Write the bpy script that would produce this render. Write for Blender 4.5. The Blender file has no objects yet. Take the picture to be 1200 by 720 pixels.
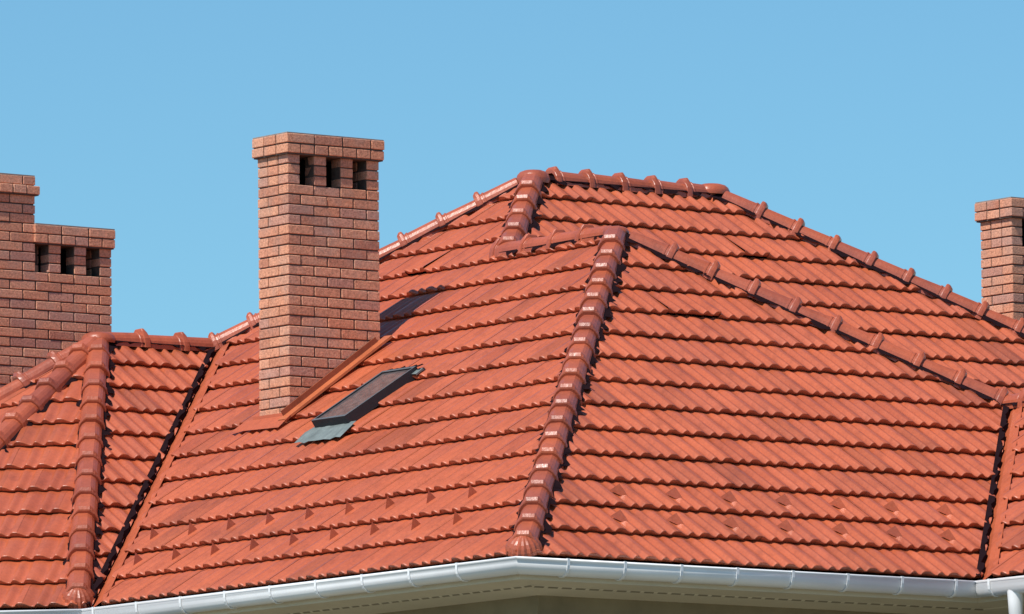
import bpy, bmesh, math, random
from math import radians as R, pi, sin, cos, hypot, sqrt
from mathutils import Vector as V, Matrix
from mathutils.bvhtree import BVHTree
random.seed(11)
SC = bpy.context.scene
COL = SC.collection
# ------------------------------------------------------------------ camera
CAM = V((-36.7588, -48.9944, -5.0964)); YAW, PITCH, ROLL, F = 0.92780, 0.11201, -0.00922, 10.4637
fw = V((cos(YAW)*cos(PITCH), sin(YAW)*cos(PITCH), sin(PITCH)))
rt0 = V((sin(YAW), -cos(YAW), 0)); up0 = rt0.cross(fw)
rt = rt0*cos(ROLL)+up0*sin(ROLL); up = up0*cos(ROLL)-rt0*sin(ROLL)
cd = bpy.data.cameras.new('camera'); cam = bpy.data.objects.new('camera', cd); COL.objects.link(cam)
cam.matrix_world = Matrix(((rt.x, up.x, -fw.x, CAM.x), (rt.y, up.y, -fw.y, CAM.y), (rt.z, up.z, -fw.z, CAM.z), (0, 0, 0, 1)))
cd.sensor_width = 36; cd.lens = F*1000/1200*36; cd.clip_start = 1; cd.clip_end = 6000
SC.camera = cam
def proj(p):
    d = V(p)-CAM; z = d.dot(fw)
    return 600+F*1000*d.dot(rt)/z, 360-F*1000*d.dot(up)/z, z
# ------------------------------------------------------------------ light
SAZ, SEL = R(13), R(55.5)
sd = V((cos(SEL)*cos(SAZ), cos(SEL)*sin(SAZ), -sin(SEL)))
sl = bpy.data.lights.new('sun', 'SUN'); sun = bpy.data.objects.new('sun', sl); COL.objects.link(sun)
sl.energy = 5.0; sl.angle = R(0.53); sl.color = (1.0, 0.95, 0.88)
sun.rotation_euler = sd.to_track_quat('-Z', 'Y').to_euler(); sun.location = (0, 0, 30)
W = bpy.data.worlds.new('World'); SC.world = W; W.use_nodes = True
wn = W.node_tree.nodes; wl = W.node_tree.links
bg = wn['Background']; sky = wn.new('ShaderNodeTexSky'); sky.sky_type = 'NISHITA'; sky.sun_disc = False
sky.sun_elevation = SEL; sky.sun_rotation = math.atan2(-cos(SAZ), -sin(SAZ))
sky.air_density = 1.0; sky.dust_density = 0.0; sky.ozone_density = 3.0; sky.altitude = 300
tint = wn.new('ShaderNodeMix'); tint.data_type = 'RGBA'; tint.blend_type = 'MULTIPLY'; tint.inputs[0].default_value = 1
wl.new(sky.outputs[0], tint.inputs[6]); tint.inputs[7].default_value = (.625, .965, 1.055, 1); wl.new(tint.outputs[2], bg.inputs[0]); bg.inputs[1].default_value = 0.11
SC.view_settings.view_transform = 'Standard'; SC.view_settings.look = 'None'; SC.view_settings.exposure = 0.0; SC.view_settings.gamma = 1
# ------------------------------------------------------------------ materials
def mat(name, rough=.6, spec=.5, metal=0.):
    m = bpy.data.materials.new(name); m.use_nodes = True
    b = m.node_tree.nodes['Principled BSDF']
    b.inputs['Roughness'].default_value = rough; b.inputs['Metallic'].default_value = metal
    b.inputs['Specular IOR Level'].default_value = spec
    return m, m.node_tree.nodes, m.node_tree.links, b
def ramp(n, l, fac, stops):
    r = n.new('ShaderNodeValToRGB')
    while len(r.color_ramp.elements) < len(stops): r.color_ramp.elements.new(.5)
    for e, (p, c) in zip(r.color_ramp.elements, stops): e.position = p; e.color = (*c, 1)
    l.new(fac, r.inputs[0]); return r.outputs[0]
def mathn(n, l, op, a, b=None):
    m = n.new('ShaderNodeMath'); m.operation = op
    for i, x in enumerate((a, b)):
        if x is None: continue
        if isinstance(x, (int, float)): m.inputs[i].default_value = x
        else: l.new(x, m.inputs[i])
    return m.outputs[0]
def noise(n, l, scale, detail=4, rough=.6, vec=None):
    t = n.new('ShaderNodeTexNoise'); t.inputs['Scale'].default_value = scale
    t.inputs['Detail'].default_value = detail; t.inputs['Roughness'].default_value = rough
    if vec is not None: l.new(vec, t.inputs['Vector'])
    return t.outputs['Fac']
def worldpos(n): return n.new('ShaderNodeNewGeometry').outputs['Position']
def mixc(n, l, f, a, b, mode='MIX'):
    m = n.new('ShaderNodeMix'); m.data_type = 'RGBA'; m.blend_type = mode
    if isinstance(f, float): m.inputs[0].default_value = f
    else: l.new(f, m.inputs[0])
    for i, x in ((6, a), (7, b)):
        if isinstance(x, tuple): m.inputs[i].default_value = (*x, 1)
        else: l.new(x, m.inputs[i])
    return m.outputs[2]
def bump(n, l, b, h, strength, dist):
    u = n.new('ShaderNodeBump'); u.inputs['Strength'].default_value = strength; u.inputs['Distance'].default_value = dist
    l.new(h, u.inputs['Height']); l.new(u.outputs[0], b.inputs['Normal'])
def rnd(n, l):
    a = n.new('ShaderNodeAttribute'); a.attribute_name = 'tint'
    o = n.new('ShaderNodeObjectInfo')
    return mathn(n, l, 'FRACT', mathn(n, l, 'ADD', a.outputs['Fac'], o.outputs['Random']))
def ceramic(name, stops, rough, dirt, bs=.25, coat=.32):
    m, n, l, b = mat(name, rough, .5)
    c = ramp(n, l, rnd(n, l), stops); p = worldpos(n)
    f = ramp(n, l, noise(n, l, 2.2, 5, .65, p), [(.38, (1, 1, 1)), (.72, dirt)])
    c2 = mixc(n, l, 1.0, c, f, 'MULTIPLY')
    mp = n.new('ShaderNodeMapping'); mp.inputs['Scale'].default_value = (1, 1, .16); l.new(p, mp.inputs['Vector'])
    f3 = ramp(n, l, noise(n, l, 7, 4, .65, mp.outputs[0]), [(.30, (.80, .79, .80)), (.48, (1, 1, 1)), (.75, (1.07, 1.06, 1.04))])
    c2 = mixc(n, l, 1.0, c2, f3, 'MULTIPLY')
    f2 = ramp(n, l, noise(n, l, 45, 3, .7, p), [(.3, (.88, .88, .88)), (.7, (1.08, 1.08, 1.08))])
    l.new(mixc(n, l, 1.0, c2, f2, 'MULTIPLY'), b.inputs['Base Color'])
    rr = n.new('ShaderNodeMapRange'); rr.inputs[3].default_value = rough-.07; rr.inputs[4].default_value = rough+.14
    l.new(noise(n, l, 9, 4, .6, p), rr.inputs[0]); l.new(rr.outputs[0], b.inputs['Roughness'])
    bump(n, l, b, noise(n, l, 30, 4, .6, p), bs, .006)
    b.inputs['Coat Weight'].default_value = coat; b.inputs['Coat Roughness'].default_value = .20
    return m
M = {}
M['tile'] = ceramic('red_clay_tile', [(0, (.43, .092, .036)), (.15, (.50, .110, .042)), (.5, (.53, .120, .046)), (.82, (.485, .112, .049)), (.94, (.43, .098, .037)), (1, (.36, .083, .035))], .38, (.86, .84, .84))
M['ridge'] = ceramic('ridge_clay', [(0, (.42, .095, .042)), (.35, (.48, .110, .048)), (.7, (.44, .105, .052)), (1, (.37, .088, .048))], .32, (.78, .78, .80), .4, .10)
M['tray'] = ceramic('painted_valley_metal', [(0, (.50, .112, .044)), (1, (.50, .112, .044))], .42, (.9, .88, .86), .05, 0)
M['flash'] = ceramic('painted_flashing', [(0, (.50, .135, .050)), (1, (.50, .135, .050))], .45, (.9, .88, .86), .05, 0)
M['upstand'] = ceramic('brown_flashing', [(0, (.33, .085, .035)), (1, (.33, .085, .035))], .55, (.85, .85, .85), .05, 0)  # darker brown than the side strip
def brickmat():
    m, n, l, b = mat('fired_brick', .85, .3); p = worldpos(n)
    c = ramp(n, l, rnd(n, l), [(0, (.47, .20, .13)), (.2, (.62, .28, .165)), (.5, (.68, .335, .21)), (.75, (.64, .27, .155)), (.92, (.57, .295, .21)), (1, (.46, .22, .16))])
    f = ramp(n, l, noise(n, l, 55, 5, .8, p), [(.34, (.62, .58, .58)), (.5, (1.08, 1.06, 1.06)), (.68, (1.5, 1.48, 1.46))])
    c = mixc(n, l, 1.0, c, f, 'MULTIPLY')
    g = ramp(n, l, noise(n, l, 5, 4, .6, p), [(.45, (0, 0, 0)), (.75, (.5, .5, .5))])
    l.new(mixc(n, l, g, c, (.42, .30, .25)), b.inputs['Base Color'])
    bump(n, l, b, noise(n, l, 70, 5, .7, p), .6, .008); return m
M['brick'] = brickmat()
def plain(name, col, rough, spec=.5, metal=0., var=.12, scale=6, bmp=.1):
    m, n, l, b = mat(name, rough, spec, metal); p = worldpos(n)
    f = ramp(n, l, noise(n, l, scale, 5, .6, p), [(.3, (1-var,)*3), (.7, (1+var,)*3)])
    l.new(mixc(n, l, 1.0, col, f, 'MULTIPLY'), b.inputs['Base Color'])
    if bmp: bump(n, l, b, noise(n, l, scale*8, 3, .6, p), bmp, .004)
    return m
M['mortar'] = plain('mortar', (.11, .08, .065), .95, .2, 0, .25, 30, .4)
M['crown'] = plain('cement_crown', (.33, .25, .21), .95, .2, 0, .2, 20, .4)
M['soot'] = plain('soot', (.012, .010, .010), .95, .1)
M['board'] = plain('roof_underlay', (.05, .02, .015), .9, .2)
M['roll_shade'] = plain('roll_and_shade_black', (.016, .007, .009), 1.0, .05)  # near-black, for the ridge roll and for shade drawn in valleys and gaps
M['pvc'] = plain('white_gutter', (.88, .885, .89), .28, .5, 0, .04, 3, .03)
M['soffit'] = plain('cream_soffit', (.66, .60, .47), .6, .4, 0, .06, 2, .05)
M['slot'] = plain('vent_slot', (.26, .23, .17), .9, .2)
M['wall'] = plain('olive_render', (.27, .225, .145), .95, .2, 0, .15, 3, .4)
M['frame'] = plain('grey_aluminium', (.030, .035, .042), .55, .5, .3, .15, 8, .05)
M['frametop'] = plain('frame_top_aluminium', (.13, .15, .165), .45, .5, .3, .15, 8, .05)  # lighter grey for the top faces of the frame
M['lead'] = plain('lead_skirt', (.17, .205, .20), .7, .5, .2, .25, 10, .3)
def glass():
    m, n, l, b = mat('skylight_glass', .10, .8); p = worldpos(n)
    f = ramp(n, l, noise(n, l, 14, 5, .7, p), [(.35, (.085, .068, .068)), (.65, (.17, .13, .125))])
    l.new(f, b.inputs['Base Color']); return m
M['glass'] = glass()
def paving():
    m, n, l, b = mat('pale_paving', .9, .2); p = worldpos(n)
    l.new(ramp(n, l, noise(n, l, .4, 8, .7, p), [(.3, (.17, .16, .11)), (.7, (.24, .22, .17))]), b.inputs['Base Color'])
    bump(n, l, b, noise(n, l, 12, 5, .7, p), .5, .05); return m
M['paving'] = paving()
# ------------------------------------------------------------------ helpers
def mesh_obj(name, verts, faces, m, parent=None, smooth=False, mw=None):
    me = bpy.data.meshes.new(name); me.from_pydata([tuple(v) for v in verts], [], faces); me.materials.append(m); me.update()
    if smooth:
        for p in me.polygons: p.use_smooth = True
    o = bpy.data.objects.new(name, me); COL.objects.link(o)
    if mw is not None: o.matrix_world = mw
    if parent: o.parent = parent
    return o
class MB:
    def __init__(s): s.v = []; s.f = []; s.m = []
    def add(s, vs, fs, mi=0):
        n = len(s.v); s.v += [V(v) for v in vs]; s.f += [tuple(i+n for i in f) for f in fs]; s.m += [mi]*len(fs)
    def box(s, a, b, mi=0, M4=None):
        x0, y0, z0 = a; x1, y1, z1 = b
        vs = [V(v) for v in ((x0, y0, z0), (x1, y0, z0), (x1, y1, z0), (x0, y1, z0), (x0, y0, z1), (x1, y0, z1), (x1, y1, z1), (x0, y1, z1))]
        if M4 is not None: vs = [M4 @ v for v in vs]
        s.add(vs, [(0, 3, 2, 1), (4, 5, 6, 7), (0, 1, 5, 4), (1, 2, 6, 5), (2, 3, 7, 6), (3, 0, 4, 7)], mi)
    def obj(s, name, mats, parent=None, smooth=False, kind=None, label=None):
        o = mesh_obj(name, s.v, s.f, mats if not isinstance(mats, list) else mats[0], parent, smooth)
        if isinstance(mats, list):
            for x in mats[1:]: o.data.materials.append(x)
            for p, i in zip(o.data.polygons, s.m): p.material_index = i
        if kind: o['kind'] = kind
        if label: o['label'] = label
        return o
def chamfer_box(sx, sy, sz, c=.004):
    bm = bmesh.new(); bmesh.ops.create_cube(bm, size=1)
    bmesh.ops.scale(bm, vec=(sx, sy, sz), verts=bm.verts)
    bmesh.ops.bevel(bm, geom=bm.edges[:], offset=c, segments=1, affect='EDGES')
    return bm
# ------------------------------------------------------------------ roof geometry
T1_, T2_ = 0.6940, 0.6664
t, xv, y4, s_, r_, w_, k_ = 4.2759, 4.0913, 1.3530, 5.3809, 1.7961, 3.5196, 2.4171
qy, yW = 2.3982, 8.7111
yT = y4+T1_*s_/T2_; zT = T1_*s_; z3 = T1_*w_; yv = 5.3161
C = V((0, 0, 0)); A1 = V((t, T1_*t/T2_, T1_*t)); J = V((t, y4+T1_*t/T2_, T1_*t)); T0 = V((s_, yT, zT)); TR = V((s_+r_, yT, zT))
Q = V((xv+T2_*qy/T1_, qy, T2_*qy)); VV = V((xv, 0, 0)); WW = V((w_, yW, z3)); K = V((k_, yW, z3)); V2 = V((0, yv, 0))
H3 = V((-.086, yv, 0)); H4 = V((-1.398, yv+1.312, 0)); H5 = V((-1.398, yv+1.312+3.173, 0)); H6 = V((-.086, yW+(yW-yv), 0)); 
BC = V((0, yW+w_*(yW-yT)/(s_-w_)-0, 0)); BC.y = yW+(w_)*(yW-yT)/(s_-w_)   # back corner of the left face
P3s = (A1.z-Q.z)/(Q.x-A1.x)                                              # slope of the hidden right side of the wing
vx = A1.x+A1.z/P3s                                                       # its eave line x
VB = V((vx, y4, 0)); ER = V((TR.x+zT/T1_, y4, 0)); BR = V((ER.x, 2*yT-y4, 0)); BL = V((0, 2*yT-y4, 0))
W2 = -3.4; Q2 = V((Q.x, W2+qy, Q.z)); E2 = V((xv, W2, 0)); E2r = V((vx, W2, 0))
house = bpy.data.objects.new('house', None); COL.objects.link(house); house.location = (5.5, 6, -6.6)
house['label'] = 'large house with glossy orange-red tiled hip roofs, brick chimneys and white gutters'; house['category'] = 'house'
bpy.context.view_layer.update()
HINV = house.matrix_world.inverted() if False else Matrix.Translation((-5.5, -6, 6.6))
def hp(o):                       # parent to the house, keeping world coordinates
    o.parent = house; o.matrix_parent_inverse = HINV; return o
TW = 0.2487; DZ = 0.2206
# tile profile: (u fraction, height) over one tile: broad roll on the interlock, narrow roll in the middle
PH = .028
PROF = [(-.50, .97), (-.41, .84), (-.31, .34), (-.22, .04), (-.13, .0), (-.065, .82), (-.02, .95), (.04, .84), (.11, .38), (.18, .04), (.27, .03), (.335, .90), (.40, 1.0), (.515, .97)]
def tile_geom(tw, g, lift=.038, rise=.0275):
    vs = []; fs = []; n = len(PROF)
    rows = [(0, 1., -.0055), (.006, 1., -.0012), (.018, 1., 0), (g*.80, .96, 0), (g*1.0, .30, 0), (g*1.06, .25, 0)]
    for (v, hs, dz_) in rows:
        for (u, h) in PROF: vs.append(V((u*tw, v, lift+rise*(1-v/g)+h*PH*hs+dz_)))
    for r in range(5):
        for i in range(n-1):
            a = r*n+i; fs.append((a, a+1, a+1+n, a+n))
    b = len(vs)                   # butt face and its return underneath
    for (u, h) in PROF: vs.append(V((u*tw, .017, lift+rise-.0225+.12*h*PH)))
    for i in range(n-1): fs.append((b+i, b+i+1, i+1, i))
    return vs, fs
def flip(fs): return [tuple(reversed(f)) for f in fs]
TILE_ALL = []                    # (score, builder data)
SLOPES = []
def frame(s, n, o):
    e = s.cross(n).normalized()
    return Matrix(((e.x, s.x, n.x, o.x), (e.y, s.y, n.y, o.y), (e.z, s.z, n.z, o.z), (0, 0, 0, 1)))
class Slope:
    """pts: outline, pts[0]-pts[1] lie on the eave; clips: list of (p, q, inset, condition)"""
    def __init__(s, pts, label=None, tw=TW, dz=DZ, v0=.075, phase=0., clips=None, rel=None, guards=()):
        s.pts = pts
        n = None
        a, b, c_ = pts[0], pts[1], pts[2]
        n = (b-a).cross(c_-a).normalized()
        if n.z < 0: n = -n
        hz = V((n.x, n.y, 0)).normalized()              # points down-slope
        s.s = (V((-hz.x, -hz.y, 0))+V((0, 0, 1))*(hypot(n.x, n.y)/n.z)).normalized()
        s.n = n; s.o = rel or a; s.M = frame(s.s, n, s.o); s.I = s.M.inverted()
        s.sin = s.s.z; s.g = dz/s.sin; s.tw = tw
        L = [s.I @ p for p in pts]; s.L = L
        # the dark board under the tiles, 4 cm thick
        top = [p.copy() for p in pts]; bot = [p-n*.04 for p in pts]; m_ = len(pts)
        fs = [tuple(range(m_)), tuple(reversed(range(m_, 2*m_)))]+[(i, i+m_, (i+1) % m_+m_, (i+1) % m_) for i in range(m_)]
        me_o = mesh_obj('roof_slope', top+bot, fs, M['board']); bm = bmesh.new(); bm.from_mesh(me_o.data)
        bmesh.ops.recalc_face_normals(bm, faces=bm.faces); bm.to_mesh(me_o.data); bm.free()
        hp(me_o); s.ob = me_o
        if label: me_o['label'] = label
        # tiles
        umin = min(p.x for p in L); umax = max(p.x for p in L); vmin = min(p.y for p in L); vmax = max(p.y for p in L)
        vs, fs = tile_geom(tw, s.g); s.vs, s.fs = vs, fs; s.shared = None
        k0 = int(math.floor((vmin-v0)/s.g)); kk = int(math.ceil((vmax-v0)/s.g))
        for k in range(max(k0, 0), kk):
            v = v0+k*s.g
            for c in range(int(math.floor((umin-phase)/tw))-1, int(math.ceil((umax-phase)/tw))+2):
                u = phase+c*tw
                cc = clips(u+0.0, v+.5*s.g) if clips else None
                cuts = []; out = False
                for (p, q, ins) in cc:
                    p2 = s.I @ p; q2 = s.I @ q; d = V((q2.x-p2.x, q2.y-p2.y)).normalized(); nn = V((d.y, -d.x))  # outside is to the right of p->q
                    off = nn.dot(V((p2.x, p2.y)))-ins
                    ds = [nn.dot(V((u+du, v+dv)))-off for du in (-.5*tw, .5*tw) for dv in (0, 1.06*s.g)]
                    if min(ds) >= -.004: out = True; break
                    if max(ds) > 0: cuts.append((nn, off))
                if out: continue
                ctr = s.M @ V((u, v+s.g*.5, .08))
                TILE_ALL.append([s, u, v, cuts, ctr, k])
        SLOPES.append(s)
    def at(s, u, v, w=0): return s.M @ V((u, v, w))
def cut_mesh(s, u, v, cuts):
    bm = bmesh.new(); vv = [bm.verts.new(x) for x in s.vs]
    for f in s.fs: bm.faces.new([vv[i] for i in f])
    for nn, off in cuts:
        g = bm.verts[:]+bm.edges[:]+bm.faces[:]
        no = V((nn.x, nn.y, 0)); co = no*off-V((u, v, 0))
        co = no*(off-nn.dot(V((u, v))))
        bmesh.ops.bisect_plane(bm, geom=g, plane_co=co, plane_no=no, clear_outer=True, dist=1e-5)
    bm.verts.index_update()
    vs = [x.co.copy() for x in bm.verts]; fs = [tuple(x.index for x in f.verts) for f in bm.faces]; bm.free()
    return vs, fs
# left main face: its frame's u runs towards -Y. In a local frame (u, v) the outside lies to the right of p->q
def c_left(u, v):
    c = [(C, A1, 0), (WW, V2, .165), (T0, WW, 0)]
    c.append((J, T0, 0) if -u > J.y else (A1, J, 0))
    return c
def sides(*prs): return lambda u, v: list(prs)
BY = BC.y; BL0 = V((0, H6.y, 0)); BCn = V((0, BY, 0)); BRb = V((ER.x, BY, 0)); VWR = V((vx, W2, 0))
S_left = Slope([V2, C, A1, J, T0, WW], 'long left slope beside the tall brick chimney', tw=.2487, phase=-1.40, clips=c_left, rel=C)
S_front = Slope([C, VV, Q, A1], 'front slope between the near hip and the right valley', tw=.2487, phase=1.285, clips=sides((VV, Q, 0), (Q, A1, 0), (A1, C, 0)), rel=C)
S_main = Slope([VB, ER, TR, T0, J], 'upper front slope under the short top ridge', tw=.2487, clips=sides((ER, TR, 0), (TR, T0, 0), (T0, J, 0), (J, VB, 0)), rel=V((s_, y4, 0)))
S_wr = Slope([VV, E2, Q2, Q], 'narrow slope right of the right valley', clips=sides((E2, Q2, 0), (Q2, Q, 0), (Q, VV, .15)), rel=VV)
S_p0 = Slope([H3, V2, WW, K], 'small slope between the left hip and the left valley', tw=.2487, clips=sides((V2, WW, 0), (WW, K, 0), (K, H3, 0)), rel=V2)
S_p7 = Slope([H4, H3, K], 'corner slope between the two left hips', tw=.25, dz=.205, phase=.06, clips=sides((H3, K, 0), (K, H4, 0)))
S_p8 = Slope([H5, H4, K], 'far left slope under the brick chimneys', tw=.25, dz=.205, clips=sides((H4, K, 0), (K, H5, 0)))
Slope([H6, H5, K], None, clips=sides((H5, K, 0), (K, H6, 0)))
Slope([BL0, H6, K, WW], None, clips=sides((H6, K, 0), (K, WW, 0), (WW, BL0, 0)))
Slope([BRb, BCn, T0, TR], None, clips=sides((BCn, T0, 0), (T0, TR, 0), (TR, BRb, 0)))
Slope([ER, BRb, TR], None, clips=sides((BRb, TR, 0), (TR, ER, 0)))
Slope([VWR, VB, J, A1, Q, Q2], None, clips=lambda u, v: [(VB, J, .02), (Q2, VWR, 0), (J, A1, 0)]+([(A1, Q, 0)] if u > 0 else [(Q, Q2, 0)]), rel=V((vx, Q.y, 0)))
Slope([E2, VWR, Q2], None, clips=sides((VWR, Q2, 0), (Q2, E2, 0)))
# ------------------------------------------------------------------ chimney sizes (needed to rank what can be seen)
BU, BH, OV = .1238, .0774, .030
DU = 1.1   # the chimneys are a little deeper than one and a half bricks
CH = (2.2661, 5.9196, 3.668)        # near corner and shaft top of the tall chimney
def polybvh():
    vs = []; fs = []
    for s in SLOPES:
        b = len(vs); vs += [p-s.n*.02 for p in s.pts]; fs.append(tuple(range(b, b+len(s.pts))))
    x, y, z = CH; a, d = 7*BU, 3*BU; b = len(vs)
    vs += [V((x+i*a, y+j*d, k)) for k in (0, z+.15) for (i, j) in ((0, 0), (1, 0), (1, 1), (0, 1))]
    fs += [tuple(b+i for i in f) for f in ((0, 1, 5, 4), (1, 2, 6, 5), (2, 3, 7, 6), (3, 0, 4, 7))]
    return BVHTree.FromPolygons(vs, fs)
BVH = polybvh()
def seen(p):
    px, py, z = proj(p)
    if not (-8 < px < 1208 and 0 < py < 728): return False
    d = (CAM-p).normalized()
    return BVH.ray_cast(p+d*.03, d, 200)[0] is None
# ------------------------------------------------------------------ lay the tiles
built = []
def lifted(s, u, v):       # a few tiles sit slightly proud, none perfectly in line
    h = (math.sin(u*12.9+v*78.2+s.o.x*3)*43758.5) % 1; h2 = (math.sin(u*39.3+v*11.1+s.o.y)*24634.6) % 1
    return (h-.5)*.0035, (h2-.5)*.010, (h2-.5)*.006
for rec in TILE_ALL:
    s, u, v, cuts, ctr, k = rec
    if (ctr-CAM).dot(s.n) < 0 and seen(ctr):
        cx, cy, cz = (proj(s.M @ V((u+a*s.tw, v+b*s.g, .06))) for a, b in ((0, 0), (1, 0), (0, 1)))
        sc = abs((cy[0]-cx[0])*(cz[1]-cx[1])-(cy[1]-cx[1])*(cz[0]-cx[0]))*(1 if not cuts else .55)
    else: sc = 0
    built.append((sc, rec))
order = sorted(range(len(built)), key=lambda i: -built[i][0])
single = set(i for i in order[:300] if built[i][0] > 0)
EXTRA_GAPS = [(4.163, 3.336, 2.323), (6.888, 6.044, 3.226)]
GAPS = [V((3.673, 5.351, 2.610)), V((4.279, 6.888, 3.03))]+[V(x) for x in EXTRA_GAPS]
sv, sf, st = [], [], []
for i, (sc, (s, u, v, cuts, ctr, k)) in enumerate(built):
    dw, du, dv = lifted(s, u, v)
    fc = s.M @ V((u, v, .08))
    gap_ = any((fc-g_).length < .15 for g_ in GAPS)
    if cuts: vs, fs = cut_mesh(s, u, v, cuts)
    else: vs, fs = s.vs, s.fs
    if not fs: continue
    tilt = Matrix.Rotation(dw*1.2, 4, 'Y')
    if gap_: tilt = Matrix.Translation((0, s.g, 0)) @ Matrix.Rotation(-.036, 4, 'X') @ Matrix.Translation((0, -s.g, 0))
    if i in single:
        if cuts:
            o = mesh_obj('roof_tile', vs, fs, M['tile'], None, True)
        else:
            if s.shared is None:
                s.shared = bpy.data.meshes.new('roof_tile'); s.shared.from_pydata([tuple(x) for x in vs], [], fs); s.shared.materials.append(M['tile']); s.shared.update()
                for p in s.shared.polygons: p.use_smooth = True
            o = bpy.data.objects.new('roof_tile', s.shared); COL.objects.link(o)
        o.matrix_world = s.M @ Matrix.Translation((u, v+du*0+dv*.6, dw)) @ tilt
        o.parent = s.ob; o.matrix_parent_inverse = HINV @ Matrix.Identity(4) if False else Matrix.Identity(4)
    else:
        m4 = s.M @ Matrix.Translation((u, v+dv*.6, dw)) @ tilt
        b = len(sv); sv += [m4 @ x for x in vs]; sf += [tuple(b+j for j in f) for f in fs]
        h = ((math.sin(u*7.7+v*31.3+s.o.x)*9631.7) % 1); st += [h]*len(fs)
so = mesh_obj('roof_tile', sv, sf, M['tile'], None, True); so['kind'] = 'stuff'; hp(so)
at = so.data.attributes.new('tint', 'FLOAT', 'FACE'); at.data.foreach_set('value', st)
def guard(s, u, v, a=.012, ax=.0, h=.088, b=.115):
    pass
    z0 = .060
    vs = [(.012, 0, z0+.006), (a, b, z0), (-a*1.3, b, z0), (a*ax, b*.80, z0+h), (0, b*1.02, z0)]
    o = mesh_obj('snow_guard', vs, [(0, 1, 3), (0, 3, 2), (1, 4, 3), (4, 2, 3)], M['ridge'], None, False, s.M @ Matrix.Translation((u, v, 0)))
    o.parent = s.ob
for k in range(9): guard(S_left, -(1.40+.4974*k), .075+S_left.g*1.33)
for k in range(9): guard(S_left, -(1.6487+.4974*k), .075+S_left.g*2.33)
for k in range(7): guard(S_front, 1.285+.4974*k, .075+S_front.g*1.22, .060, -.62, .072, .145)
for k in range(7): guard(S_front, 1.5337+.4974*k, .075+S_front.g*2.22, .060, -.62, .072, .145)
guard(S_p7, .45, S_p7.g*1.25)
# ------------------------------------------------------------------ ridges and hips
RR = .093
RP = [(-1.04, -.30), (-1.0, .10), (-.93, .42), (-.76, .70), (-.58, .86), (-.40, .97), (.40, .97), (.58, .86), (.76, .70), (.93, .42), (1.0, .10), (1.04, -.30)]
def ridge_tile_geom(L):
    st_ = [(.0, 1.05, 0), (.004, 1.10, .08), (.026, 1.13, .25), (.044, 1.13, .26), (.052, 1.11, .20), (.056, 1.02, .02), (.070, 1.01, 0), (.074, 1.045, .03), (.086, 1.045, .03), (.090, 1.0, 0), (L+.03, .965, 0)]
    vs = []; fs = []; n = len(RP)
    for j, (a, k, nb_) in enumerate(st_):
        for (x, z) in RP:
            kz = nb_*(1 if abs(x) < .45 else .6 if abs(x) < .6 else 0)
            vs.append(V((x*RR*k, a, z*RR*k+kz*RR+.005*(1-a/L))))
    for x, z in RP: vs.append(V((x*RR*.86, .0, z*RR*.84)))
    for r in range(len(st_)-1):
        for i in range(n-1):
            a = r*n+i; fs.append((a, a+1, a+1+n, a+n))
    b = len(st_)*n
    for i in range(n-1): fs.append((b+i, b+i+1, i+1, i))
    return vs, fs
RT = {}
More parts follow.
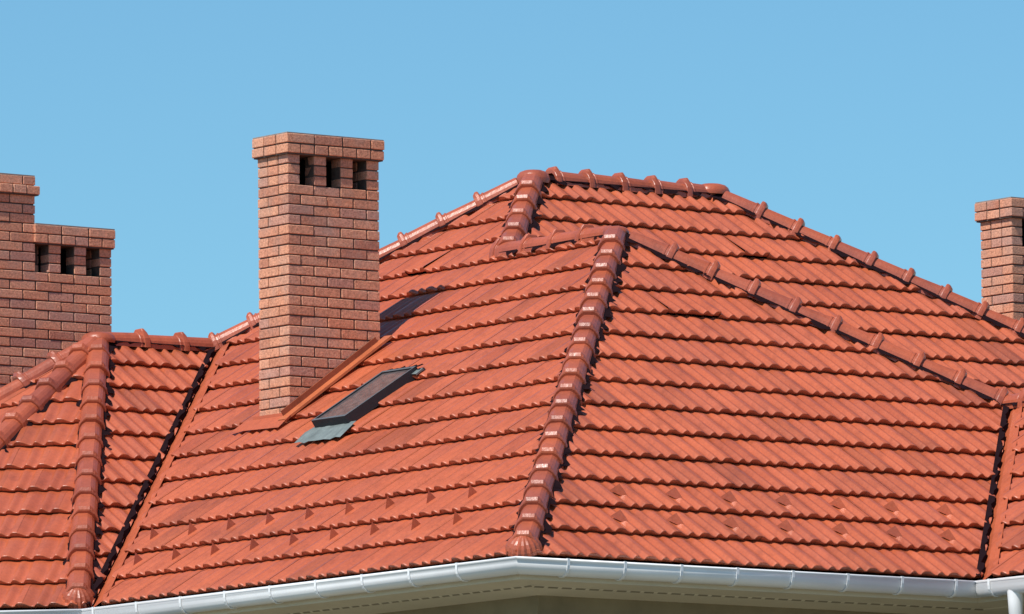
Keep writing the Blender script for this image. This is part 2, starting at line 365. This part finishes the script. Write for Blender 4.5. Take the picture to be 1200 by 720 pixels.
def ridge(p, q, kind, label=None, ex=.325, lift=.045, start=0., stop=0., serr=True, shell=False, flipd=False, rollw=.112):
    """a run of ridge tiles from p (lower) to q (upper)"""
    a = (q-p).normalized(); Z = V((0, 0, 1)); n = (Z-a*Z.dot(a)).normalized(); e = a.cross(n)
    if flipd: pass
    Lr = (q-p).length-start-stop
    cnt = max(1, round(Lr/ex)); L = Lr/cnt
    F = Matrix(((e.x, a.x, n.x, p.x), (e.y, a.y, n.y, p.y), (e.z, a.z, n.z, p.z), (0, 0, 0, 1)))
    # dark ventilation roll under the tiles, its edge pressed into the tile waves
    mb = MB(); N = int((q-p).length/.045); sl_ = .50 if kind == 'hip' else .69; rr = random.Random(int(p.x*100+q.y*10))
    for sg in (-1, 1):
        vs = []
        for i in range(N+1):
            y = (start-.02 if shell else 0)+i*((q-p).length-(start-.02 if shell else 0))/N; wv = (.86 if sg < 0 else 1)* (rollw if kind == 'hip' else .088)+rr.uniform(-.024, .03)+(.020 if (i//3) % 2 else -.014)
            xs = (.03, .10, wv); zs = (.10, .055, .078-sl_*(wv-.02)*.80+rr.uniform(-.004, .010))
            for x_, z_ in zip(xs, zs): vs.append(F @ V((sg*x_, y, z_)))
        fs = [(i*3+j, i*3+j+1, i*3+j+4, i*3+j+3) for i in range(N) for j in (0, 1)]
        mb.add(vs, fs)
    part = mb.obj('roof_'+kind, M['roll_shade']); hp(part)
    if label: part['label'] = label
    key = round(L, 4)
    if key not in RT:
        vs, fs = ridge_tile_geom(L); me = bpy.data.meshes.new(kind+'_tile'); me.from_pydata([tuple(v) for v in vs], [], fs); me.materials.append(M['ridge']); me.update(); RT[key] = me
        bm = bmesh.new(); bm.from_mesh(me); bmesh.ops.recalc_face_normals(bm, faces=bm.faces); bm.to_mesh(me); bm.free()
    for i in range(cnt):
        o = bpy.data.objects.new(kind+'_tile', RT[key]); COL.objects.link(o)
        jx, jz = rr.uniform(-.004, .004), rr.uniform(-.003, .004)
        o.matrix_world = F @ Matrix.Translation((jx, start+i*L, lift+jz)) @ Matrix.Rotation(rr.uniform(-.012, .012), 4, 'Z') @ Matrix.Rotation(-.008+rr.uniform(-.016, .016), 4, 'X') @ Matrix.Rotation(rr.uniform(-.03, .03), 4, 'Y')
        o.parent = part
    if shell:       # fluted shell-shaped end tile
        vs = []; fs = []; NU, NV = 18, 7
        for j in range(NV+1):
            ph = j/NV*pi/2
            for i in range(NU+1):
                th = -pi*.5+pi*(i/NU); k = 1+.045*cos(i*pi)*sin(ph)**.5
                rad = RR*1.34*sin(ph)*k
                # half dome opening towards the slope foot
                x = rad*sin(th); y = -rad*cos(th)*1.35; z = RR*1.34*cos(ph)-.02
                vs.append(F @ V((x, start+.05+y, lift+z)))
        for j in range(NV):
            for i in range(NU):
                b = j*(NU+1)+i; fs.append((b, b+1, b+NU+2, b+NU+1))
        m = mesh_obj('end_cap', vs, fs, M['ridge'], None, False); m.parent = part; m['label'] = 'fluted shell-shaped end tile'
    return part
def dome(P, r, h, base, squash=1.0, n=20, label=None, part=None, az=0):
    vs = []; fs = []
    prof = [(1.0, -.5), (1.03, -.05), (1.0, .12), (.93, .45), (.78, .75), (.52, .93), (.22, 1.0), (0.001, 1.01)]
    for (rr, z) in prof:
        for i in range(n):
            a_ = 2*pi*i/n; x = rr*r*cos(a_)*squash; y = rr*r*sin(a_)
            vs.append(V((P.x+x*cos(az)-y*sin(az), P.y+x*sin(az)+y*cos(az), P.z+base+z*h)))
    for j in range(len(prof)-1):
        for i in range(n):
            fs.append((j*n+i, j*n+(i+1) % n, (j+1)*n+(i+1) % n, (j+1)*n+i))
    o = mesh_obj('ridge_cap', vs, fs, M['ridge'], None, True); hp(o)
    if label: o['label'] = label
    return o
ridge(C, A1, 'hip', 'long hip running up from the near eave corner', shell=True, start=.20, stop=.02)
ridge(Q, A1, 'hip', 'lower of the two hips falling to the right', start=.05, stop=.12, rollw=.142)  # wider black roll stands in for the shadow under this hip
ridge(J, A1, 'ridge', 'short ridge linking the upper hip to the long hip', start=-.12, stop=.02, ex=.36)
ridge(J, T0, 'hip', 'short upper hip below the domed cap', start=.02, stop=.05)
ridge(T0, TR, 'ridge', 'short top ridge', start=.16, stop=.0, ex=.345)
ridge(ER, TR, 'hip', 'upper of the two hips falling to the right', stop=.1, rollw=.142)  # extra roll width drawn as shadow below the hip tiles
ridge(WW, T0, 'hip', 'hip falling left against the sky behind the tall chimney', start=.03, stop=.12)
ridge(WW, K, 'ridge', 'low ridge between the left valley and the left hips', start=-.08, stop=.05, ex=.33)
ridge(H3, K, 'hip', 'steep-looking hip ending in a fluted tile at the lower left', shell=True, start=.20, stop=.0)
ridge(H4, K, 'hip', 'hip running down to the left edge', start=.1, stop=.02)
ridge(H5, K, 'hip', 'glossy hip against the brick chimneys at the far left', start=.1, stop=.08)
ridge(Q2, Q, 'ridge', 'ridge of the right wing', start=.1, stop=-.03, ex=.34)
ridge(E2, Q2, 'hip', None, start=.1)
dome(T0, .135, .075, .062, label='domed clay cap where the top ridge meets the hips')
dome(TR, .125, .062, .088, 1.2, label='rounded clay cap at the right end of the top ridge')
dome(K, .135, .06, .07, label='domed clay cap over the left hips')
dome(A1, .10, .045, .08, label='clay cap at the head of the long hip')
dome(Q, .09, .04, .07, label='clay cap at the foot of the lower right hip')
dome(Q2, .14, .05, .12); dome(WW, .09, .04, .07)
# ------------------------------------------------------------------ valleys
def valley(p, q, sa, sb, wa, wb, label):
    """folded metal tray; sa, sb are the slopes on either side, wa, wb how far it shows on each"""
    d = (q-p).normalized(); vs = []; fs = []; N = 14
    na = d.cross(sa.n); nb = d.cross(sb.n)
    if na.dot(sa.pts[0]+sa.pts[1]+sa.pts[2]-p*3) < 0: na = -na
    if nb.dot(sb.pts[0]+sb.pts[1]+sb.pts[2]-p*3) < 0: nb = -nb
    for i in range(N+1):
        c = p+(q-p)*(i/N)
        vs += [c+na*wa+sa.n*.078, c+na*(wa*.5)+sa.n*.056, c+na*.02+sa.n*.018, c+(sa.n+sb.n)*.006, c+nb*wb+sb.n*.012]
    for i in range(N):
        for j in range(4): b = i*5+j; fs.append((b, b+1, b+6, b+5))
    o = mesh_obj('valley_tray', vs, fs, M['tray']); hp(o); o['label'] = label; o.data.materials.append(M['roll_shade'])
    for i_, p_ in enumerate(o.data.polygons): p_.material_index = 1 if i_ % 4 >= 2 else 0  # fold and far side blackened to stand in for the valley's shade
valley(V2, WW, S_left, S_p0, .205, .10, 'painted tray along the left valley')
valley(VV, Q, S_wr, S_front, .19, .10, 'painted tray along the right valley')
def valley_edge_shade(p, q, sa, sb, hgt):
    # black strip drawn as the shade of the cut tile ends, down to the tray
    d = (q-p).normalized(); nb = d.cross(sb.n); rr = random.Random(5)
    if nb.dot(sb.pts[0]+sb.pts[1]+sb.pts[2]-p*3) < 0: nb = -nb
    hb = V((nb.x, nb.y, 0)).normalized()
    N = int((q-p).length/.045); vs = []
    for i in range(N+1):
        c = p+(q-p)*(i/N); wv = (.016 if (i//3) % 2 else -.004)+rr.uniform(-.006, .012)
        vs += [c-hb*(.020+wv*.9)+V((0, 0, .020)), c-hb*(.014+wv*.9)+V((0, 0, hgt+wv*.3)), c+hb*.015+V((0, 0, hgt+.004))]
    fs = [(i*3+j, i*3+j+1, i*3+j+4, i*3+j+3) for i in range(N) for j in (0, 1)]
    o = mesh_obj('valley_edge_shade', vs, fs, M['roll_shade']); hp(o)
valley_edge_shade(V2, WW, S_left, S_p0, .104)
valley_edge_shade(VV, Q, S_wr, S_front, .104)
# ------------------------------------------------------------------ chimneys
BM = {}
def brick_obj(a, b, part, single_, acc):
    sx, sy, sz = (b[i]-a[i] for i in range(3)); c = [(a[i]+b[i])/2 for i in range(3)]
    rr = random.Random(hash((round(c[0], 2), round(c[1], 2), round(c[2], 2))))
    mt = Matrix.Translation((c[0]+rr.uniform(-.0015, .0015), c[1]+rr.uniform(-.0025, .0025), c[2]+rr.uniform(-.001, .001))) @ Matrix.Rotation(rr.uniform(-.006, .006), 4, 'Z') @ Matrix.Rotation(rr.uniform(-.004, .004), 4, 'Y')
    key = (round(sx, 3), round(sy, 3), round(sz, 3))
    if key not in BM:
        bm = chamfer_box(sx, sy, sz); me = bpy.data.meshes.new('brick'); bm.to_mesh(me); bm.free(); me.materials.append(M['brick']); BM[key] = me
    if single_:
        o = bpy.data.objects.new('brick', BM[key]); COL.objects.link(o); o.matrix_world = mt; o.parent = part
    else:
        me = BM[key]; acc.add([mt @ v.co for v in me.vertices], [tuple(p.vertices) for p in me.polygons]); acc.t += [rr.random()]*len(me.polygons)
ACC = MB(); ACC.t = []
NB = [0]
def segs(n, par):
    out = []; x = 0
    if par: out.append((0, 1)); x = 1
    while x < n: out.append((x, min(x+2, n))); x += 2
    return out
def chimney(x0, y0, zt, zb, n, label, open_halves=(), open_right=False, d=3, parity=0, cap=True, capx=None, joined=False, rightface=True, ext=0, caps=(1, 1), collect=None):
    jt = .0105; h = BU; core = MB(); ins = .009
    rows = int(math.ceil((zt-zb)/BH-.01)); Wd, Dd = n*h, d*h
    part = core  # placeholder until the core mesh exists
    list_b = []
    for r in range(rows):
        z1 = zt-r*BH; z0 = z1-BH+jt; par = (r+parity) % 2
        op = open_halves and r < 3
        if op:
            for i in range(n):
                if i not in open_halves: list_b.append(((i*h, 0, z0), ((i+1)*h-jt, h-jt, z1), 1)); list_b.append(((i*h, (d-1)*h, z0), ((i+1)*h-jt, d*h-jt, z1), 0))
            list_b.append(((0, h, z0), (h-jt, (d-1)*h-jt, z1), 1)); list_b.append((((n-1)*h, h, z0), (n*h-jt, (d-1)*h-jt, z1), 0))
            continue
        for j, (a, b) in enumerate(segs(n, par)):
            dep = 2 if (b-a == 1) else 1
            list_b.append(((a*h, 0, z0), (b*h-jt, dep*h-jt, z1), 1))
        if par: list_b.append(((0, 2*h, z0), (h-jt, 3*h-jt, z1), 1))
        else: list_b.append(((0, h, z0), (h-jt, 3*h-jt, z1), 1))
        lw = segs(n, par)[-1]; l0 = 2 if lw[1]-lw[0] == 1 else 1
        list_b.append((((n-1)*h, l0*h, z0), (n*h-jt, 3*h-jt, z1), 0))
        for a in range(1, n-1, 2): list_b.append(((a*h, 2*h, z0), (min(a+2, n-1)*h-jt, 3*h-jt, z1), 0))
    # mortar core, hollow behind the openings
    zc = zt-(3*BH if open_halves else 0)
    core.box((x0+ins, y0+ins, zb), (x0+Wd-jt-ins, y0+Dd-jt-ins, zc-.004), 0)
    if open_halves:
        for i in range(n):
            if i not in open_halves:
                core.box((x0+i*h+(ins if i == 0 else -.0), y0+ins, zc-.002), (x0+(i+1)*h-jt-(ins if i == n-1 else 0), y0+h-jt-.002, zt), 0)
        core.box((x0+ins, y0+h, zc-.002), (x0+h-jt-ins, y0+Dd-jt-ins, zt-.001), 0); core.box((x0+(n-1)*h+ins, y0+h, zc-.002), (x0+Wd-jt-ins, y0+Dd-jt-ins, zt-.001), 0)
        core.box((x0+h, y0+(d-1)*h-.02, zc-.003), (x0+(n-1)*h-jt, y0+Dd-jt-ins, zt-.0015), 1)
        core.box((x0+h*.98, y0+h*1.0, zc-.003), (x0+(n-1)*h-.008, y0+(d-1)*h, zc+.002), 1)
    if cap:
        ov = OV; cz0 = zt
        for r in range(2):
            z0 = zt+jt*.9+r*BH; z1 = z0+BH-jt
            ov_ = ov*caps[r]
            X0, X1, Y0, Y1 = -ov_, Wd-jt+ov_, -ov_, Dd-jt+ov_; sx = (X1-X0+jt)/n; sy = (Y1-Y0+jt)/d; hh = h
            sg = segs(n, 1) if r == 0 and n % 2 else segs(n, 0)
            if r == 0: sg = [(0, 1)]+[(i, i+1) for i in range(1, n)] if n < 8 else segs(n, 1)
            for (a, b) in sg:
                dep = 1 if b-a > 1 else 1
                list_b.append(((X0+a*sx, Y0, z0), (X0+b*sx-jt, Y0+sy-jt, z1), 1))
                list_b.append(((X0+a*sx, Y1-sy+jt, z0), (X0+b*sx-jt, Y1, z1), 0))
            list_b.append(((X0, Y0+sy, z0), (X0+sx-jt, Y1-sy, z1), 1)); list_b.append(((X1-sx+jt, Y0+sy, z0), (X1, Y1-sy, z1), 0))
            core.box((x0+X0+ins, y0+Y0+ins, z0-jt+.0004*r), (x0+X1-ins, y0+Y1-ins, z1-.002), 0)
        core.box((x0-ov*caps[1]+.004, y0-ov*caps[1]+.004, zt+2*BH-.004), (x0+Wd-jt+ov*caps[1]-.004, y0+Dd-jt+ov*caps[1]-.004, zt+2*BH+.010), 2)
    for v_ in core.v: v_.y = y0+(v_.y-y0)*DU-(.001 if v_.y > y0+.2 else 0)
    if collect is not None:
        collect[0].add(core.v, core.f); collect[0].m = collect[0].m[:len(collect[0].m)-len(core.f)]+core.m
        collect[1].extend([((a[0]+x0, a[1], a[2]), (b[0]+x0, b[1], b[2]), f) for a, b, f in list_b])
        if not label: return None
        core = collect[0]; list_b = collect[1]; x0 = 0.
    part = core.obj('chimney', [M['mortar'], M['soot'], M['crown']], None); hp(part); part['label'] = label
    for (a, b, f) in list_b:
        a2 = (x0+a[0], y0+a[1]*DU, a[2]); b2 = (x0+b[0], y0+(b[1]+(jt if b[1] > .02 else 0))*DU-(jt if b[1] > .02 else 0), b[2])
        c = V([(a2[i]+b2[i])/2 for i in range(3)]); c.y = a2[1]-.05; px, py, _ = proj(c)
        vis = f and -10 < px < 1210 and -10 < py < 730 and NB[0] < 300 and BVH_s(V((a2[0]-.02, a2[1]-.06, b2[2])))
        if vis: NB[0] += 1
        brick_obj(a2, b2, part, vis, ACC)
    return part
def BVH_s(p):
    d = (CAM-p).normalized(); return BVHR.ray_cast(p, d, 200)[0] is None
_v = []; _f = []
for s in SLOPES:
    b_ = len(_v); _v += s.pts; _f.append(tuple(range(b_, b_+len(s.pts))))
BVHR = BVHTree.FromPolygons(_v, _f)
chimney(CH[0], CH[1], CH[2], 1.45, 7, 'tall brick chimney in the middle of the roof, with three smoke openings under its cap', (1, 3, 5), parity=1)
LX = 3.694-6*BU+.0105; LZ = None
def z_at(x, y, py):
    lo, hi = -5., 12.
    for _ in range(50):
        m = (lo+hi)/2
        if proj(V((x, y, m)))[1] > py: lo = m
        else: hi = m
    return lo
zl = z_at(3.69, 10.4, 292.5)
zt2 = zl+round((z_at(LX, 10.4, 233)-zl)/BH)*BH; zj = zl-3*BH; both = [MB(), []]
chimney(LX, 10.4, zl, zj, 6, None, (0, 2, 4), parity=0, caps=(.75, .75), collect=both)
chimney(LX-7*BU, 10.4, zt2, zj, 7, None, (), parity=1, caps=(1.0, .1), collect=both)
chimney(LX-7*BU, 10.4, zj, .8, 13, 'stepped brick chimney at the left edge, its lower half with three smoke openings', (), parity=int(round((zt2-zj)/BH)) % 2, cap=False, collect=both)
xr, yr = 9.5055, 6.0
chimney(xr, yr, z_at(xr, yr, 255), .9, 7, 'brick chimney behind the upper right hip', (1, 3, 5), parity=1)
acc_o = ACC.obj('brick', M['brick'], None, kind='stuff'); hp(acc_o)
at = acc_o.data.attributes.new('tint', 'FLOAT', 'FACE'); at.data.foreach_set('value', ACC.t)
# flashing round the tall chimney
sx_, sy_ = CH[0], CH[1]; Wd_ = 7*BU-.0105; Dd_ = 3*BU*DU-.0105; th1 = math.atan(T1_)
def lp(x, y, w): return V((x-w*sin(th1), y, T1_*x+w*cos(th1)))
fm = MB()     # raised side strip with a folded edge, going up the slope
xa, xb = sx_-.05, sx_+Wd_+.10
fm.add([lp(xa, sy_+.0, .108), lp(xa, sy_-.095, .106), lp(xb, sy_-.095, .106), lp(xb, sy_, .108), lp(xa, sy_-.097, .088), lp(xb, sy_-.097, .088), lp(xa, sy_-.07, .086), lp(xb, sy_-.07, .086)],
       [(0, 1, 2, 3), (1, 4, 5, 2), (4, 6, 7, 5)])
o = fm.obj('side_flashing', M['flash']); hp(o)
um = MB(); um.box((0, 0, 0), (1, 1, 1)); um.v = [lp(sx_+.0+(Wd_+.03)*v.x, sy_-.012+.010*v.y, .10+.050*v.z) for v in um.v]
o = um.obj('flashing_upstand', M['upstand']); hp(o)
am = MB(); am.add([lp(sx_+.0, sy_-.10, .108), lp(sx_, sy_+Dd_+.10, .108), lp(sx_-.13, sy_-.11, .092), lp(sx_-.10, sy_+Dd_+.16, .092)], [(0, 2, 3, 1), ])
am.add([lp(sx_-.004, sy_-.012, .10), lp(sx_-.004, sy_+Dd_, .10), lp(sx_-.004+.02, sy_+Dd_, .125), lp(sx_-.004+.02, sy_-.012, .125)], [(0, 1, 2, 3)])
o = am.obj('apron_flashing', M['tray']); hp(o)
# ------------------------------------------------------------------ skylight
def sk(x, y, w): return lp(x, y, w)
bx0, bx1, ya, yb = 2.026, 2.666, 4.735, 5.165
fr = MB()
lo_w, hi_w, dn = .170, .130, .135     # height above the slope at the foot and the head; depth of the box
def ring(i0, w_off):
    return [sk(bx0+i0, ya+i0, lo_w+w_off), sk(bx0+i0, yb-i0, lo_w+w_off), sk(bx1-i0, yb-i0, hi_w+w_off), sk(bx1-i0, ya+i0, hi_w+w_off)]
o_t = ring(0, 0); i_t = ring(.020, 0); o_b = ring(0, -.085); i_b = ring(.020, -.02)
fr.add(o_t+i_t+o_b+i_b, [(0, 1, 5, 4), (1, 2, 6, 5), (2, 3, 7, 6), (3, 0, 4, 7)], 1)
fr.add(o_t+i_t+o_b+i_b, [(0, 8, 9, 1), (1, 9, 10, 2), (2, 10, 11, 3), (3, 11, 8, 0), (4, 5, 13, 12), (5, 6, 14, 13), (6, 7, 15, 14), (7, 4, 12, 15)], 0)
sky_o = fr.obj('skylight', [M['frame'], M['frametop']], None, label='small grey roof window below the tall chimney'); hp(sky_o)
g = ring(.019, -.012); gl = mesh_obj('glass_pane', g+[p-S_left.n*.006 for p in g], [(0, 1, 2, 3), (7, 6, 5, 4), (0, 4, 5, 1), (1, 5, 6, 2), (2, 6, 7, 3), (3, 7, 4, 0)], M['glass']); gl.parent = sky_o; gl.matrix_parent_inverse = Matrix.Identity(4)
ld = MB(); ny = 9
for i in range(ny+1):
    y = ya-.10+(yb-ya+.16)*i/ny; wv = .006*sin(i*2.4)
    ld.v += [sk(bx0+.02, y*.9+(ya+yb)/2*.1, .105), sk(bx0-.05, y, .108+wv), sk(bx0-.16+.006*sin(i*1.7), y, .094+wv)]
ld.f = [(i*3+j, i*3+j+1, i*3+j+4, i*3+j+3) for i in range(ny) for j in (0, 1)]; ld.m = [0]*len(ld.f)
l_o = ld.obj('lead_skirt', M['lead']); l_o.parent = sky_o
hd = MB(); hr = random.Random(3); nh = 12          # black ragged strip drawn as shade in the gap at the head, and a bright corner piece
for i in range(nh+1):
    y = ya-.035+(yb-ya+.03)*i/nh
    hd.v += [sk(bx1-.01, y, .125), sk(bx1+.035+hr.uniform(0, .03)*(i % 2), y, .112)]
hd.f = [(i*2, i*2+1, i*2+3, i*2+2) for i in range(nh)]; hd.m = [0]*nh
h_o = hd.obj('head_gap_shade', M['roll_shade']); h_o.parent = sky_o
cp = MB(); cp.add([sk(bx1-.06, ya-.05, .098), sk(bx1-.06, ya, .102), sk(bx1+.01, ya, .102), sk(bx1+.01, ya-.05, .098), sk(bx1-.06, ya-.05, .085), sk(bx1+.01, ya-.05, .085)], [(0, 1, 2, 3), (0, 3, 5, 4)])
c_o = cp.obj('corner_flashing', M['lead']); c_o.parent = sky_o
# ------------------------------------------------------------------ eaves: gutter, fascia, soffit, walls
LOOP = [H5, H4, H3, V2, C, VV, E2, VWR, VB, ER, BRb, BCn, H6]
def off(o):
    out = []; n = len(LOOP)
    for i in range(n):
        a, b, c = LOOP[i-1], LOOP[i], LOOP[(i+1) % n]
        d1 = V((b.x-a.x, b.y-a.y)).normalized(); d2 = V((c.x-b.x, c.y-b.y)).normalized()
        n1 = V((d1.y, -d1.x)); n2 = V((d2.y, -d2.x)); m_ = n1+n2; k = o/(1+n1.dot(n2))
        out.append(V((b.x+m_.x*k, b.y+m_.y*k, 0)))
    return out
EZ = .036      # the eaves run a little above the foot of the boards
GP = [(.012, .005)]+[(.078+.066*cos(a), -.030-.070*sin(a)) for a in [R(180-i*18) for i in range(0, 11)]]+[(.144, -.002), (.152, .006), (.147, .013), (.138, .008)]
OG = [off(o) for o, _ in GP]; NL = len(LOOP)
labels = {3: 'sunlit white gutter along the left eave', 4: 'white gutter along the front eave', 5: 'white gutter right of the downpipe corner'}
GUT = {}
def sweep(i, prof, name, m, smooth=False, thick=0):
    P = [off(o) for o, _ in prof]; vs = []; n = len(prof); j = (i+1) % NL
    for idx in (i, j):
        for (o, z), pl in zip(prof, P): vs.append(V((pl[idx].x, pl[idx].y, z+EZ)))
    fs = [(a, a+1, a+1+n, a+n) for a in range(n-1)]
    ob = mesh_obj(name, vs, fs, m, None, smooth); hp(ob)
    if thick:
        md = ob.modifiers.new('s', 'SOLIDIFY'); md.thickness = thick; md.offset = 0
    return ob
for i in range(NL):
    a, b = LOOP[i], LOOP[(i+1) % NL]
    if (b-a).length < .02: continue
    g = sweep(i, GP, 'gutter', M['pvc'], True, .004); GUT[i] = g
    if i in labels: g['label'] = labels[i]
    sweep(i, [(.006, .012), (.006, -.128), (-.02, -.128)], 'fascia', M['soffit'], False, 0)
    so_ = sweep(i, [(-.012, -.124), (-.10, -.129), (-.26, -.141), (-.272, -.149), (-.50, -.162), (-.62, -.172)], 'soffit', M['soffit'])
    if i in (3, 4, 5):
        d = (b-a).normalized(); nrm = V((d.y, -d.x, 0)); Lg = (b-a).length; ex = {3: .56, 4: .495, 5: .56}[i]
        c = .30
        while c < Lg-.05:
            mb = MB(); p0 = a+d*c; vs = []
            prof = [(.140, .014), (.154, .016)]+[(.078+.074*cos(x), -.030-.078*sin(x)) for x in [R(i_*20) for i_ in range(0, 8)]]+[(.012, -.03)]
            for (o_, z_) in prof:
                for s_g in (-.011, .011): vs.append(p0+nrm*o_+d*s_g+V((0, 0, z_+EZ)))
            fs = [(k*2, k*2+1, k*2+3, k*2+2) for k in range(len(prof)-1)]
            br = mesh_obj('gutter_bracket', vs, fs, M['pvc']); md = br.modifiers.new('s', 'SOLIDIFY'); md.thickness = .005; md.offset = 0; br.parent = g; br.matrix_parent_inverse = Matrix.Identity(4)
            c += ex
        # perforated vent strip in the soffit
        mb = MB(); c = .32; n_ = 0
        while c < Lg+(.2 if i == 4 else -.3):
            p0 = a+d*c; q0 = p0+d*.085
            mb.add([p0-nrm*.262+V((0, 0, -.1445+EZ)), q0-nrm*.262+V((0, 0, -.1445+EZ)), q0-nrm*.277+V((0, 0, -.1525+EZ)), p0-nrm*.277+V((0, 0, -.1525+EZ))], [(0, 1, 2, 3)]); c += .12
        vo = mb.obj('soffit_vent', M['slot'], kind='stuff'); hp(vo)
# downpipe with its outlet at the right wing
dp = MB(); P5 = V((xv, 0, 0))+V((-.072, -.50, 0)); n = 14
pts = [(V((P5.x, P5.y, -.03)), .062), (V((P5.x, P5.y, -.12)), .056), (V((P5.x, P5.y, -.30)), .045), (V((P5.x+.40, P5.y+.0, -.58)), .045), (V((P5.x+.56, P5.y, -.70)), .045), (V((P5.x+.57, P5.y, -6.55)), .045)]
for k, (p, r) in enumerate(pts):
    for i in range(n):
        a = 2*pi*i/n; dp.v.append(p+V((r*cos(a), r*sin(a), 0)))
dp.f = [(k*n+i, k*n+(i+1) % n, (k+1)*n+(i+1) % n, (k+1)*n+i) for k in range(len(pts)-1) for i in range(n)]; dp.m = [0]*len(dp.f)
o = dp.obj('downpipe', M['pvc'], None, True); hp(o)
wv_ = off(-.61); vs = [V((p.x, p.y, z)) for z in (-6.6, -.165+EZ) for p in wv_]
wo = mesh_obj('wall', vs, [(i, (i+1) % NL, (i+1) % NL+NL, i+NL) for i in range(NL)], M['wall']); hp(wo)
# ------------------------------------------------------------------ ground
G = 2500; go = mesh_obj('ground', [(-G, -G, -6.6), (G, -G, -6.6), (G, G, -6.6), (-G, G, -6.6)], [(0, 1, 2, 3)], M['paving']); go['kind'] = 'structure'  # unseen paving, its tone chosen to bounce light onto the soffit
# children whose parent sits under the house: undo the offset once
for o in list(SC.objects):
    if o.parent and o.parent.parent == house: o.matrix_parent_inverse = Matrix.Identity(4)
